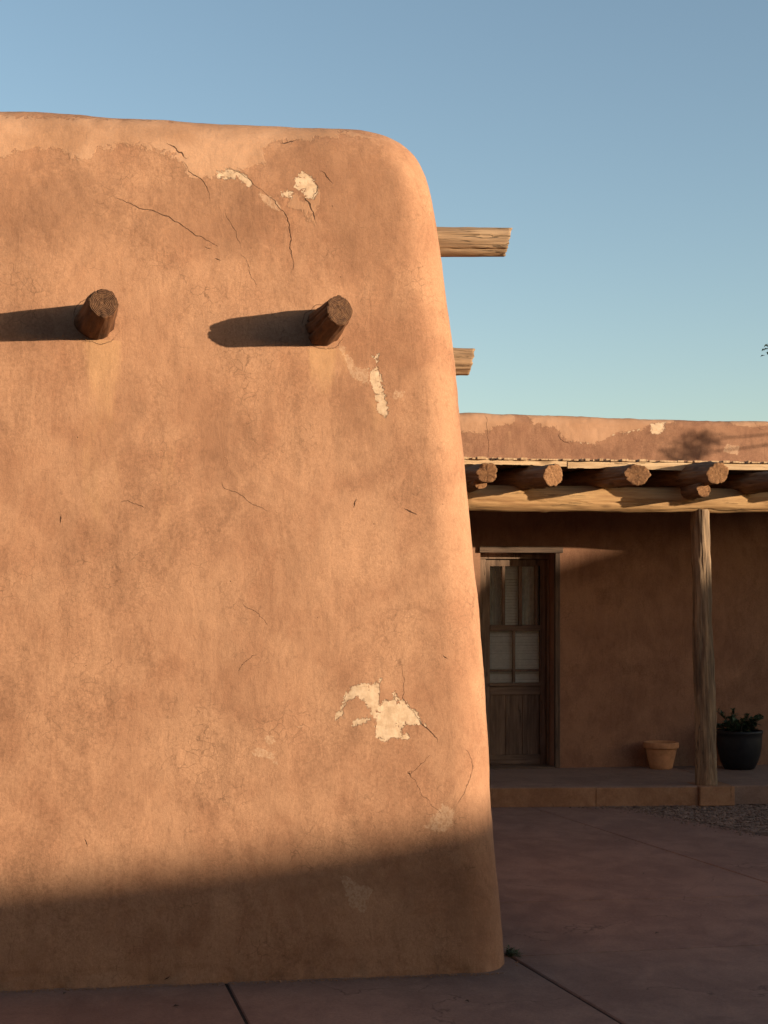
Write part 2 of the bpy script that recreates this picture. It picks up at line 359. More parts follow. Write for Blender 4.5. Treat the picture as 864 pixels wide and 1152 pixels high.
def log(name, mats, parent, p0, p1, r0, r1, seed=0, seg=72, ring=.012, rough=.05, splits=(), tilt=(0, 0), yaw=0.0, chip=.008, bend=0.0, knots=3, big=.04):
    """irregular tree log from p0 to p1; local z runs along it. mats = [side, end]"""
    p0 = Vector(p0); p1 = Vector(p1); d = p1 - p0; Ln = d.length
    n = max(8, int(Ln / ring)); zs = np.linspace(0, Ln, n + 1); an = np.linspace(0, 2 * math.pi, seg, endpoint=False)
    Z, A = np.meshgrid(zs, an, indexing='ij')
    rad = r0 + (r1 - r0) * Z / Ln
    ca, sa = np.cos(A), np.sin(A)
    rad = rad * (1 + big * fbm(ca * 1.1, sa * 1.1, Z * 2.2, seed, 2) + rough * .5 * fbm(ca * 2.2, sa * 2.2, Z * 4, seed + 9, 3) + rough * .35 * fbm(ca * 9, sa * 9, Z * 5, seed + 19, 3))
    rng = random.Random(seed)
    for i in range(knots):
        kz, ka = rng.uniform(.1, .9) * Ln, rng.uniform(0, 6.28); kr = rng.uniform(.018, .032)
        dd = ((Z - kz) / kr) ** 2 + (((A - ka + math.pi) % (2 * math.pi) - math.pi) * r0 / kr) ** 2
        rad += .010 * np.exp(-dd)
    for (sa_, w, dep, za, zb) in splits:          # drying cracks
        aa = sa_ + .10 * vnoise(Z * 3, 0 * Z, 0 * Z + 5, seed + 3) + .05 * vnoise(Z * 14, 0 * Z, 0 * Z + 5, seed + 4)
        da = ((A - aa + math.pi) % (2 * math.pi) - math.pi) * r0
        on = np.clip((Z - za) / .08, 0, 1) * np.clip((zb - Z) / .08, 0, 1)
        rad -= dep * np.exp(-(da / w) ** 2) * on
    bx = bend * np.sin(Z / Ln * math.pi)
    V = np.stack([rad * ca + bx, rad * sa, Z], -1)
    for e, sgn in ((0, -1), (n, 1)):
        t = tilt[0 if e == 0 else 1]
        V[e, :, 2] += sgn * chip * fbm(ca[e] * 3, sa[e] * 3, 0 * ca[e] + e, seed + 31, 3) 
        if yaw and e:
            for kk in range(8): V[e - kk, :, 2] += yaw * ca[e] * r0 * (1 - kk / 8)
        if t:
            for kk in range(8):
                j = e - sgn * kk
                if 0 <= j <= n: V[j, :, 2] += t * sa[e] * r0 * (1 - kk / 8)
    V = V.reshape(-1, 3)
    I = np.arange((n + 1) * seg).reshape(n + 1, seg); J = np.roll(I, -1, 1)
    F = np.stack([I[:-1], J[:-1], J[1:], I[1:]], -1).reshape(-1, 4)
    # end caps: concentric rings
    vl = [V]; fl = [F]; base = len(V); mid = [0] * len(F)
    for e, sgn in ((0, -1), (n, 1)):
        prev = I[e]; ringv = V[prev]; c = ringv.mean(0)
        for q, s in enumerate((.965, .8, .6, .4, .2, .04)):
            rv = c + (ringv - c) * s; pl_ = np.linalg.lstsq(np.c_[ringv[:, :2], np.ones(seg)], ringv[:, 2], rcond=None)[0]; fl_ = np.c_[rv[:, :2], np.ones(seg)] @ pl_
            rv[:, 2] = fl_ + (ringv[:, 2] - np.c_[ringv[:, :2], np.ones(seg)] @ pl_) * s ** 4
            rv[:, 2] += sgn * (.004 if q == 0 else .004) + .0035 * fbm(rv[:, 0] * 60, rv[:, 1] * 60, 0 * rv[:, 0], seed + 41 + q, 3)
            idx = np.arange(base, base + seg); base += seg; vl.append(rv)
            a, b = prev, np.roll(prev, -1); a2, b2 = idx, np.roll(idx, -1)
            f = np.stack([a, a2, b2, b] if sgn < 0 else [a, b, b2, a2], -1); 
            fl.append(f); mid += [1 if q else 0] * len(f); prev = idx
        ctr = np.array([[c[0], c[1], V[I[e]][:, 2].mean()]]); vl.append(ctr)
        # close with quads on pairs
        f = np.stack([prev[0::2], np.roll(prev, -1)[0::2], np.roll(prev, -2)[0::2], np.full(seg // 2, base)], -1)
        if sgn < 0: f = f[:, ::-1]
        fl.append(f); mid += [1] * len(f); base += 1
    me = mesh_np(name, np.concatenate(vl), np.concatenate(fl))
    me.polygons.foreach_set('material_index', np.array(mid, np.int32))
    rot = d.to_track_quat('Z', 'Y')
    return link(name, me, mats, parent, p0, rot)

def tube(bm, pts, rads, seg=8):
    prev = None
    for i, (p, r) in enumerate(zip(pts, rads)):
        p = Vector(p); d = Vector(pts[min(i + 1, len(pts) - 1)]) - Vector(pts[max(i - 1, 0)])
        q = d.to_track_quat('Z', 'Y')
        ring = [bm.verts.new(p + q @ Vector((r * math.cos(2 * math.pi * k / seg), r * math.sin(2 * math.pi * k / seg), 0))) for k in range(seg)]
        if prev:
            for k in range(seg): bm.faces.new((prev[k], prev[(k + 1) % seg], ring[(k + 1) % seg], ring[k]))
        prev = ring
    if len(prev) > 2: bm.faces.new(prev)

def bm_obj(name, bm, mat, parent=None, smooth=True, loc=(0, 0, 0)):
    bmesh.ops.recalc_face_normals(bm, faces=bm.faces)
    me = bpy.data.meshes.new(name); bm.to_mesh(me); bm.free()
    me.polygons.foreach_set('use_smooth', [smooth] * len(me.polygons))
    return link(name, me, mat, parent, loc)

def leaf(bm, p, d, up, L, W, fold=.25):
    d = d.normalized(); s = d.cross(up)
    if s.length < 1e-3: s = d.cross(Vector((1, .3, .2)))
    s.normalize(); u = s.cross(d)
    a = bm.verts.new(p); b = bm.verts.new(p + d * L * .5 + s * W * .5 + u * W * fold); c = bm.verts.new(p + d * L - u * W * .2); e = bm.verts.new(p + d * L * .5 - s * W * .5 + u * W * fold)
    m = bm.verts.new(p + d * L * .5)
    for f in ((a, b, m), (b, c, m), (c, e, m), (e, a, m)): bm.faces.new(f)

# ------------------------------------------------------------------ distance fields for wear marks
def seg_dist(P, a, b):
    a = np.array(a); b = np.array(b); ab = b - a; L2 = (ab ** 2).sum() + 1e-12
    t = np.clip(((P - a) @ ab) / L2, 0, 1); d = P - (a + t[:, None] * ab)
    side = np.sign(ab[0] * (P[:, 1] - a[1]) - ab[1] * (P[:, 0] - a[0]))
    return np.sqrt((d ** 2).sum(1)), side, ab / math.sqrt(L2), a

def poly_sdf(P, polys):
    best = np.full(len(P), -9.0)
    for pl in polys:
        d = np.full(len(P), 9.0); inside = np.zeros(len(P), bool); n = len(pl)
        for i in range(n):
            a, b = pl[i], pl[(i + 1) % n]
            dd = seg_dist(P, a, b)[0]; d = np.minimum(d, dd)
            cond = (a[1] > P[:, 1]) != (b[1] > P[:, 1])
            xi = a[0] + (P[:, 1] - a[1]) / ((b[1] - a[1]) if abs(b[1] - a[1]) > 1e-9 else 1e-9) * (b[0] - a[0])
            inside ^= cond & (P[:, 0] < xi)
        best = np.maximum(best, np.where(inside, d, -d))
    return best

def wander(pl, rng, amp=.11, lim=.007):
    out = [tuple(pl[0])]
    def rec(a, b):
        L = math.hypot(b[0] - a[0], b[1] - a[1])
        if L < lim: out.append(b); return
        t = rng.uniform(.38, .62); o = rng.gauss(0, amp) * L
        m = (a[0] + (b[0] - a[0]) * t - (b[1] - a[1]) / L * o, a[1] + (b[1] - a[1]) * t + (b[0] - a[0]) / L * o)
        rec(a, m); rec(m, b)
    for i in range(len(pl) - 1): rec(tuple(pl[i]), tuple(pl[i + 1]))
    return out

def crack_fields(P, cracks):
    rng = random.Random(17)
    near = np.full(len(P), 9.0); side = np.full(len(P), 9.0); wid = np.zeros(len(P))
    for w, pl in cracks:
        pl = wander(pl, rng, .045 if w == 2.2 else .085)
        A = np.array(pl); bb = (P[:, 0] > A[:, 0].min() - .05) & (P[:, 0] < A[:, 0].max() + .05) & (P[:, 1] > A[:, 1].min() - .05) & (P[:, 1] < A[:, 1].max() + .05)
        ix = np.nonzero(bb)[0]; Q = P[ix]; nr = near[ix]; sd = side[ix]; wd = wid[ix]
        for i in range(len(pl) - 1):
            d, sg, dirv, a = seg_dist(Q, pl[i], pl[i + 1])
            t = (i + .5) / (len(pl) - 1); ww = w * .0009 * min(1, .35 + 3 * t, .35 + 3 * (1 - t))
            m = d < nr
            nr = np.where(m, d, nr); sd = np.where(m, sg * d, sd); wd = np.where(m, ww, wd)
        near[ix] = nr; side[ix] = sd; wid[ix] = wd
    return near, side, wid

def smooth_profile(pts, step):
    out = []
    P = [np.array(p, float) for p in pts]
    for i in range(len(P) - 1):
        p0 = P[max(i - 1, 0)]; p1 = P[i]; p2 = P[i + 1]; p3 = P[min(i + 2, len(P) - 1)]
        n = max(1, int(math.ceil(np.linalg.norm(p2 - p1) / step)))
        for k in range(n):
            t = k / n
            out.append(.5 * ((2 * p1) + (-p0 + p2) * t + (2 * p0 - 5 * p1 + 4 * p2 - p3) * t * t + (-p0 + 3 * p1 - 3 * p2 + p3) * t ** 3))
    out.append(P[-1]); return np.array(out)

def spans(*s):
    """s: (a,b,step) runs -> coordinates"""
    r = []
    for a, b, st in s: r += list(np.linspace(a, b, max(1, int(round((b - a) / st))), endpoint=False))
    r.append(s[-1][1]); return np.array(r)

def adobe_block(name, mat, parent, X0, X1, Y0, Y1, rc, prof, fx, sy, amp=(.013, .0045, .0009), seed=0, arcn=20, marks=None, hole=None, hole_depth=.2, topwave=.02):
    """thick hand-plastered building shell: rounded rectangle in plan, battered and rounded by prof [(inset, z)]"""
    base = []; nor = []; wgt = []
    for x in fx: base.append((x, Y0)); nor.append((0, -1))
    for a in np.linspace(-90, 0, arcn + 2)[1:-1]: base.append((X1 - rc, Y0 + rc)); nor.append((math.cos(R(a)), math.sin(R(a))))
    for y in sy: base.append((X1, y)); nor.append((1, 0))
    for a in np.linspace(0, 90, 8)[1:-1]: base.append((X1 - rc, Y1 - rc)); nor.append((math.cos(R(a)), math.sin(R(a))))
    for x in np.linspace(X1 - rc, X0 + rc, 16): base.append((x, Y1)); nor.append((0, 1))
    for a in np.linspace(90, 180, 8)[1:-1]: base.append((X0 + rc, Y1 - rc)); nor.append((math.cos(R(a)), math.sin(R(a))))
    for y in np.linspace(Y1 - rc, Y0 + rc, 10): base.append((X0, y)); nor.append((-1, 0))
    for a in np.linspace(180, 270, 8)[1:-1]: base.append((X0 + rc, Y0 + rc)); nor.append((math.cos(R(a)), math.sin(R(a))))
    base = np.array(base); nor = np.array(nor); cx, cy = (X0 + X1) / 2, (Y0 + Y1) / 2
    arc = (np.abs(nor[:, 0]) > 1e-6) & (np.abs(nor[:, 1]) > 1e-6)
    bx = base[:, 0] + np.where(arc, nor[:, 0] * rc, 0); by = base[:, 1] + np.where(arc, nor[:, 1] * rc, 0)
    # shift of a point by inset d: full towards the centre at the ends, fading to none mid-wall
    wx = np.clip((base[:, 0] - cx) / ((X1 - X0) / 2 - rc), -1, 1); wy = np.clip((base[:, 1] - cy) / ((Y1 - Y0) / 2 - rc), -1, 1)
    wx = np.sign(wx) * np.clip((np.abs(wx) - .5) / .5, 0, 1); wy = np.sign(wy) * np.clip((np.abs(wy) - .5) / .5, 0, 1)
    wx = np.where(np.abs(nor[:, 0]) == 1, nor[:, 0], wx); wy = np.where(np.abs(nor[:, 1]) == 1, nor[:, 1], wy)
    ins = prof[:, 0][:, None]; zz = prof[:, 1][:, None]
    X = bx[None] - wx[None] * ins; Y = by[None] - wy[None] * ins; Z = zz + 0 * X
    # surface normals for displacement
    tz = np.gradient(prof[:, 1]); ti = np.gradient(prof[:, 0]); tl = np.hypot(tz, ti) + 1e-9
    nh = (tz / tl)[:, None]; nz = (ti / tl)[:, None]
    nz = np.where(nh < -.2, 0, nz); nh = np.where(nh < -.2, 0, nh)
    D = amp[0] * fbm(X * 1.1, Y * 1.1, Z * 1.1, seed, 2) + amp[1] * fbm(X * 4, Y * 4, Z * 4, seed + 5, 3) + amp[2] * fbm(X * 22, Y * 22, Z * 22, seed + 8, 3)
    D = D - np.clip(1 - Z / .09, 0, 1) * .010 * (.6 + fbm(X * 9, Y * 9, Z * 9, seed + 60, 3))
    D = D * np.clip(1 - (prof[:, 0][:, None] - .7) / .1, 0, 1)
    if hole:
        hx0, hx1, hz0, hz1 = hole
        dx = np.maximum(np.maximum(hx0 - X, X - hx1), 0); dz = np.maximum(np.maximum(hz0 - Z, Z - hz1), 0)
        D = D * np.where(Y < Y0 + .5, np.clip(np.hypot(dx, dz) / .12, 0, 1), 1)
    X0_, Z0_ = X.copy(), Z.copy()
    X = X + nor[None, :, 0] * nh * D; Y = Y + nor[None, :, 1] * nh * D; Z = Z + nz * D
    zt = prof[:, 1].max(); Z = Z + np.clip((Z0_ - zt + .8) / .8, 0, 1) * topwave * (vnoise(X0_ * 1.3, Y * 1.3, 0 * X, seed + 77) + .35 * vnoise(X0_ * 4.7, Y * 3, 0 * X, seed + 78))
    nv, nu = X.shape
    V = np.stack([X, Y, Z], -1).reshape(-1, 3)
    I = np.arange(nv * nu).reshape(nv, nu); J = np.roll(I, -1, 1)
    F = np.stack([I[:-1], J[:-1], J[1:], I[1:]], -1).reshape(-1, 4)
    extraV = []; extraF = []
    if hole:
        c = V[F].mean(1)
        inh = (c[:, 0] > hx0) & (c[:, 0] < hx1) & (c[:, 2] > hz0) & (c[:, 2] < hz1) & (c[:, 1] < Y0 + .6)
        F = F[~inh]
        # reveal
        m = .004
        q = [(hx0, hz0), (hx1, hz0), (hx1, hz1), (hx0, hz1)]; b0 = len(V)
        for (x, z) in q: extraV += [(x, Y0 - .0, z), (x, Y0 + hole_depth, z)]
        for i in range(4):
            j = (i + 1) % 4; extraF.append((b0 + 2 * i, b0 + 2 * i + 1, b0 + 2 * j + 1, b0 + 2 * j))
        extraF.append((b0 + 1, b0 + 7, b0 + 5, b0 + 3))
    # flat roof inside the parapet: strip fan
    cidx = len(V) + len(extraV); extraV.append((cx, cy, prof[-1, 1]))
    last = I[-1]
    for i in range(0, nu - (nu % 2), 2): extraF.append((last[i], last[i + 1], last[(i + 2) % nu], cidx))
    if nu % 2: extraF.append((last[nu - 1], last[0], last[0], cidx)) if False else None
    V = np.concatenate([V, np.array(extraV)]); F = np.concatenate([F, np.array(extraF)])
    me = mesh_np(name, V, F)
    o = link(name, me, mat, parent, (0, 0, 0))
    if marks:
        front = V[:, 1] < Y0 + .62 + .35
        P = V[front][:, [0, 2]]
        def put(nm, vals, default):
            a = np.full(len(V), default, np.float32); a[front] = vals
            at = me.attributes.new(nm, 'FLOAT', 'POINT'); at.data.foreach_set('value', a)
        put('patch', poly_sdf(P, marks['patch']), -9); put('pale', poly_sdf(P, marks['pale']), -9); put('faint', poly_sdf(P, marks['faint']), -9)
        nr, sd, wd = crack_fields(P, marks['cracks'])
        put('crack_near', nr, 9); put('crack_side', sd, 9); put('crack_width', wd, 0)
        st = 0
        for (sx, sz, w, ln, a) in marks['stain']:
            st = np.maximum(st, a * np.exp(-((P[:, 0] - sx) / w) ** 2) * np.where(P[:, 1] < sz, np.clip(1 - (sz - P[:, 1]) / ln, 0, 1), 0))
        put('stain', st + 0 * nr, 0)
        dm = 0 * nr
        for (sx, sz, rx, rz, a) in marks['damp']:
            dm = np.maximum(dm, a * np.exp(-((P[:, 0] - sx) / rx) ** 2 - ((P[:, 1] - sz) / rz) ** 2))
        put('damp', dm, 0)
    return o

CRACKS = [
(1.1, [(-.395, 3.09), (-.385, 3.14), (-.34, 3.185), (-.28, 3.19), (-.23, 3.17)]),
(0.98, [(-.34, 2.985), (-.29, 2.972), (-.24, 2.98), (-.205, 3.0)]),
(1.3, [(.685, 3.10), (.70, 3.15), (.745, 3.187), (.80, 3.196)]),
(1, [(.74, 2.99), (.79, 2.978), (.85, 2.99), (.88, 3.03)]),
(3.2, [(0.048, 3.967), (0.087, 3.935), (0.13, 3.901)]),
(2, [(0.13, 3.865), (0.146, 3.827), (0.194, 3.803), (0.224, 3.764), (0.243, 3.705)]),
(1.1, [(0.342, 3.856), (0.401, 3.826), (0.45, 3.784), (0.509, 3.736)]),
(2.4, [(0.509, 3.736), (0.558, 3.698), (0.597, 3.649), (0.617, 3.609), (0.631, 3.529), (0.636, 3.449), (0.643, 3.365)]),
(4.5, [(0.701, 3.718), (0.733, 3.664), (0.75, 3.61)]),
(3, [(0.762, 3.791), (0.764, 3.761), (0.745, 3.729)]),
(2.2, [(-0.187, 3.678), (-0.126, 3.654), (-0.029, 3.628), (0.048, 3.601), (0.126, 3.55), (0.174, 3.516), (0.233, 3.491), (0.278, 3.468)]),
(1.1, [(0.317, 3.638), (0.341, 3.589), (0.37, 3.54), (0.386, 3.488)]),
(0.7, [(0.399, 3.421), (0.428, 3.371), (0.438, 3.322), (0.467, 3.283)]),
(3, [(0.599, 4.003), (0.629, 4.01), (0.665, 4.024)]),
(2.6, [(0.788, 3.859), (0.808, 3.833), (0.834, 3.804)]),
(1.3, [(-0.161, 2.23), (-0.108, 2.218), (-0.065, 2.199)]),
(3, [(1.175, 2.203), (1.22, 2.184)]),
(3.5, [(-0.448, 2.155), (-0.45, 2.129)]),
(4.5, [(0.931, 2.243), (0.924, 2.218)]),
(0.91, [(1.147, 1.456), (1.16, 1.388), (1.145, 1.306), (1.184, 1.251), (1.227, 1.196)]),
(2.4, [(1.227, 1.196), (1.279, 1.147), (1.318, 1.095)]),
(0.42, [(1.278, 1.028), (1.225, 0.978), (1.181, 0.936), (1.215, 0.884), (1.275, 0.815), (1.326, 0.758)]),
(1.3, [(1.461, 1.046), (1.487, 1.008), (1.495, 0.965), (1.477, 0.914), (1.441, 0.838), (1.414, 0.804)]),
(4, [(1.177, 0.946), (1.183, 0.941)]),
(3, [(1.355, 1.498), (1.36, 1.493)]),
(0.7, [(0.373, 1.427), (0.449, 1.511)]),
(2.5, [(-0.449, 2.157), (-0.449, 2.144)]),
(0.84, [(0.394, 1.747), (0.506, 1.655)]),
(2.2, [(0.227, 3.456), (0.239, 3.452)]),
(2.4, [(0.277, 3.402), (0.286, 3.398)]),
(1, [(0.299, 2.315), (0.404, 2.252), (0.509, 2.19)]),
(3.5, [(-0.331, 0.666), (-0.323, 0.642)]),
(3.5, [(0.033, 0.023), (0.049, 0.03)]),
]
PATCH = [
[(0.668, 3.844), (0.708, 3.852), (0.738, 3.816), (0.764, 3.787), (0.757, 3.746), (0.737, 3.719), (0.707, 3.724), (0.678, 3.753), (0.654, 3.772), (0.658, 3.809)],
[(0.578, 3.749), (0.628, 3.761), (0.648, 3.742), (0.638, 3.711), (0.598, 3.705), (0.574, 3.724)],
[(0.279, 3.837), (0.342, 3.858), (0.401, 3.832), (0.444, 3.788), (0.44, 3.763), (0.381, 3.807), (0.322, 3.803), (0.279, 3.807)],
[(1.031, 2.954), (1.055, 2.959), (1.051, 2.898), (1.066, 2.859), (1.08, 2.779), (1.099, 2.679), (1.108, 2.629), (1.064, 2.648), (1.039, 2.688), (1.033, 2.748), (1.01, 2.813), (1.01, 2.877), (1.035, 2.908)],
[(0.825, 1.217), (0.848, 1.246), (0.862, 1.314), (0.891, 1.347), (0.952, 1.376), (1.004, 1.372), (1.042, 1.389), (1.041, 1.346), (1.029, 1.295), (1.037, 1.252), (1.025, 1.21), (0.976, 1.182), (0.904, 1.174), (0.918, 1.206), (0.976, 1.219), (0.99, 1.248), (0.956, 1.296), (0.925, 1.315), (0.894, 1.296), (0.873, 1.262), (0.864, 1.217), (0.839, 1.203)],
[(1.046, 1.286), (1.072, 1.295), (1.116, 1.315), (1.15, 1.294), (1.202, 1.251), (1.236, 1.207), (1.264, 1.168), (1.232, 1.16), (1.201, 1.174), (1.157, 1.174), (1.131, 1.154), (1.154, 1.135), (1.192, 1.111), (1.148, 1.106), (1.096, 1.107), (1.053, 1.091), (1.027, 1.116), (1.014, 1.168), (1.019, 1.215)],
[(0.969, 1.321), (1.003, 1.329), (1.032, 1.312), (1.02, 1.283), (0.986, 1.295)],
[(1.098, 1.32), (1.112, 1.337), (1.122, 1.299), (1.108, 1.296)],
]
FAINT = [
[(1.309, 0.755), (1.353, 0.771), (1.382, 0.745), (1.369, 0.712), (1.334, 0.678), (1.326, 0.704), (1.282, 0.696), (1.3, 0.73)],
[(0.501, 1.127), (0.532, 1.131), (0.542, 1.106), (0.523, 1.089)],
[(0.642, 1.18), (0.681, 1.188), (0.676, 1.163), (0.651, 1.163)],
[(0.439, 1.07), (0.481, 1.073), (0.531, 1.047), (0.548, 1.014), (0.497, 1.023), (0.439, 1.049)],
[(0.489, 3.735), (0.538, 3.717), (0.588, 3.669), (0.597, 3.639), (0.548, 3.657), (0.509, 3.696)],
[(1.01, 2.877), (0.931, 2.906), (0.881, 2.994), (0.852, 3.034), (0.881, 2.954), (0.94, 2.836), (1.01, 2.797)],
[(1.13, 2.78), (1.174, 2.781), (1.174, 2.736), (1.129, 2.736)],
[(1.283, 0.73), (1.247, 0.697), (1.316, 0.653), (1.387, 0.703), (1.405, 0.77), (1.336, 0.797)],
[(0.855, 0.473), (1.002, 0.407), (0.959, 0.285), (0.896, 0.328)],
]
PALE = [
[(-0.979, 4.077), (-0.977, 3.886), (-0.734, 3.867), (-0.612, 3.903), (-0.51, 3.929), (-0.407, 3.869), (-0.304, 3.852), (-0.275, 3.918), (-0.159, 3.954), (-0.012, 3.93), (0.072, 3.904), (0.156, 3.821), (0.261, 3.808), (0.38, 3.839), (0.517, 3.932), (0.552, 4.0), (0.647, 4.035), (0.907, 4.082), (0.908, 4.149), (0.093, 4.13)],
[(0.283, 3.898), (0.391, 3.983), (0.54, 3.96), (0.51, 3.898), (0.43, 3.868), (0.391, 3.878), (0.377, 3.841), (0.302, 3.858)],
[(0.599, 4.003), (0.699, 4.022), (0.86, 4.046), (0.9, 4.068), (1.062, 4.055), (0.941, 4.101), (0.6, 4.084)],
[(0.628, 3.761), (0.677, 3.723), (0.737, 3.705), (0.767, 3.757), (0.777, 3.676), (0.746, 3.594), (0.697, 3.653), (0.618, 3.68)],
]


# ================================================================== THE SETTING
bm = bmesh.new()
bmesh.ops.create_grid(bm, x_segments=2, y_segments=2, size=1200)
ground = bm_obj('ground', bm, M['ground'], smooth=False, loc=(0, 0, -.045)); tag(ground, 'packed brown earth around the paving', kind='structure')

def prism(bm, pts, z0, z1, bevel=.006):
    """convex polygon slab with softened top edge"""
    n = len(pts); c = Vector((sum(p[0] for p in pts) / n, sum(p[1] for p in pts) / n))
    lo = [bm.verts.new((p[0], p[1], z0)) for p in pts]; mi = [bm.verts.new((p[0], p[1], z1 - bevel)) for p in pts]
    def inn(p):
        d = (c - Vector(p)).normalized() * bevel * 1.3; return (p[0] + d.x, p[1] + d.y)
    hi = [bm.verts.new((*inn(p), z1)) for p in pts]
    for i in range(n):
        j = (i + 1) % n
        bm.faces.new((lo[i], lo[j], mi[j], mi[i])); bm.faces.new((mi[i], mi[j], hi[j], hi[i]))
    bm.faces.new(hi)

def shrink(pts, g):
    n = len(pts); out = []
    for i in range(n):
        p0, p1, p2 = [Vector(pts[(i + k) % n]) for k in (-1, 0, 1)]
        e1 = (p1 - p0).normalized(); e2 = (p2 - p1).normalized()
        n1 = Vector((-e1.y, e1.x)); n2 = Vector((-e2.y, e2.x))
        b = (n1 + n2); b = b / max(.3, b.length_squared) * 2
        out.append(tuple(p1 + b * g * .5 if b.length else p1 + n1 * g))
    return out

def v2(y): return 1.728 + (7.36 - y) * .1512
def v3(y): return 3.2 + (12.4 - y) * .1727
def v1(y): return .312 + (6.99 - y) * .085
slabs = [
 [(-2.9, 5.4), (-1.25, 5.4), (-1.25, 7.36), (-2.9, 7.36)],
 [(-1.25, 5.4), (v1(5.4), 5.4), (v1(7.36), 7.36), (-1.25, 7.36)],
 [(v1(5.4), 5.4), (v2(5.4), 5.4), (v2(7.36), 7.36), (v1(7.36), 7.36)],
 [(v2(5.4), 5.4), (v3(5.4), 5.4), (v3(7.36), 7.43), (v2(7.36), 7.33)],
 [(v3(5.4), 5.4), (6.3, 5.4), (6.3, 7.53), (v3(7.36), 7.43)],
 [(1.0, 7.33), (v2(7.36), 7.33), (v3(7.36), 7.43), (v3(8.64), 8.62), (1.0, 8.66)],
 [(v3(7.36), 7.43), (6.3, 7.53), (6.3, 8.60), (v3(8.64), 8.62)],
 [(1.0, 8.66), (v3(8.64), 8.62), (v3(12.7), 12.75), (1.0, 12.95)],
 [(v3(8.64), 8.62), (5.35, 8.61), (4.541, 10.824), (3.95, 12.62), (v3(12.7), 12.72)],
 [(-2.9, 3.2), (-1.25, 3.2), (-1.25, 5.4), (-2.9, 5.4)], [(-1.25, 3.2), (v1(3.2), 3.2), (v1(5.4), 5.4), (-1.25, 5.4)],
 [(v1(3.2), 3.2), (v2(3.2), 3.2), (v2(5.4), 5.4), (v1(5.4), 5.4)], [(v2(3.2), 3.2), (v3(3.2), 3.2), (v3(5.4), 5.4), (v2(5.4), 5.4)],
 [(-2.9, .2), (.4, .2), (.4, 3.2), (-2.9, 3.2)], [(.4, .2), (3.6, .2), (3.6, 3.2), (.4, 3.2)], [(v3(3.2), 3.2), (6.3, 3.2), (6.3, 5.4), (v3(5.4), 5.4)],
]
bm = bmesh.new()
for i, s in enumerate(slabs): prism(bm, shrink(s, .013 if i not in (2, 3) else .017), -.04, -.002 * (i % 3) * .5)
paving = bm_obj('paving', bm, M['concrete'], smooth=False); tag(paving, 'reddish concrete paving slabs with dark joints', kind='structure')
# bed under the slabs, seen only down the joints
me = bpy.data.meshes.new('bed'); me.from_pydata([(-2.9, .2, -.009), (6.3, .2, -.009), (6.3, 8.6, -.009), (5.3, 8.6, -.009), (3.9, 12.9, -.009), (-2.9, 12.9, -.009)], [], [(0, 1, 2, 3, 4, 5)])
bed = link('paving_bed', me, M['joint']); tag(bed, 'dark filler between the slabs', kind='structure')

# gravel bed by the porch
rg = random.Random(5)
gb = bpy.data.meshes.new('gb'); gb.from_pydata([(3.97, 12.62, -.012), (4.56, 10.82, -.012), (5.37, 8.61, -.012), (9.5, 8.61, -.012), (9.5, 12.5, -.012)], [], [(0, 1, 2, 3, 4)])
gbo = link('gravel_ground', gb, M['ground']); tag(gbo, 'earth under the gravel', kind='structure')
tmpl = []
for s in range(5):
    b = bmesh.new(); bmesh.ops.create_icosphere(b, subdivisions=1, radius=1)
    tmpl.append(([v.co * rg.uniform(.7, 1.2) for v in b.verts], [[v.index for v in f.verts] for f in b.faces])); b.free()
GV = []; GF = []
def pebble(x, y, z, r):
    vs, fs = tmpl[rg.randrange(5)]; a = rg.uniform(0, 6.28); ca, sa = math.cos(a), math.sin(a); k = len(GV); q = rg.uniform(.6, 1.0)
    for v in vs: GV.append((x + r * (v.x * ca - v.y * sa * q), y + r * (v.x * sa + v.y * ca * q), z + r * v.z * .6))
    for f in fs: GF.append([k + i for i in f])
def gx(y): return 3.97 + (12.62 - y) * (.59 / 1.8)
for i in range(11000):
    y = rg.uniform(9.6, 12.56); x = gx(y) + .02 + rg.random() * (6.3 - gx(y))
    pebble(x, y, -.008, rg.uniform(.008, .021))
for i in range(450):                                   # strays on the slab edge
    y = rg.uniform(10.8, 12.6); x = gx(y) - abs(rg.gauss(0, .09))
    pebble(x, y, .001, rg.uniform(.004, .010))
for i in range(260): pebble(rg.uniform(3.9 - .55 * rg.random() ** 2, 4.6), 12.5 - .095 * (0) + rg.gauss(.0, .05), .003, rg.uniform(.004, .012))
gravel = link('gravel', mesh_np('gravel', GV, GF, False), M['gravel']); tag(gravel, 'small brown gravel stones beside the porch step', 'gravel', kind='stuff')

# porch floor with its stone riser
def pf(x): return 12.687 - .095 * (x - 2.884)
bm = bmesh.new()
prism(bm, [(-1, pf(-1)), (4.93, pf(4.93)), (4.93, 14.3), (-1, 14.3)], .0, .165, .008)
prism(bm, [(4.934, pf(4.93) + .05), (7.5, pf(7.5) + .05), (7.5, 14.3), (4.934, 14.3)], .0, .162, .008)
pfl = bm_obj('porch_floor', bm, M['porch_concrete'], smooth=False); tag(pfl, 'raised concrete porch floor', kind='structure')
bm = bmesh.new()
for a, b in ((-1, 1.2), (1.206, 2.5), (2.506, 3.72), (3.726, 4.606)):
    prism(bm, [(a, pf(a) - .03), (b, pf(b) - .03), (b, pf(b) - .001), (a, pf(a) - .001)], .0, .156 + .004 * rg.random(), .005)
rs = bm_obj('step_riser', bm, M['riser'], smooth=False); tag(rs, 'brown stone edging of the porch step', kind='structure')

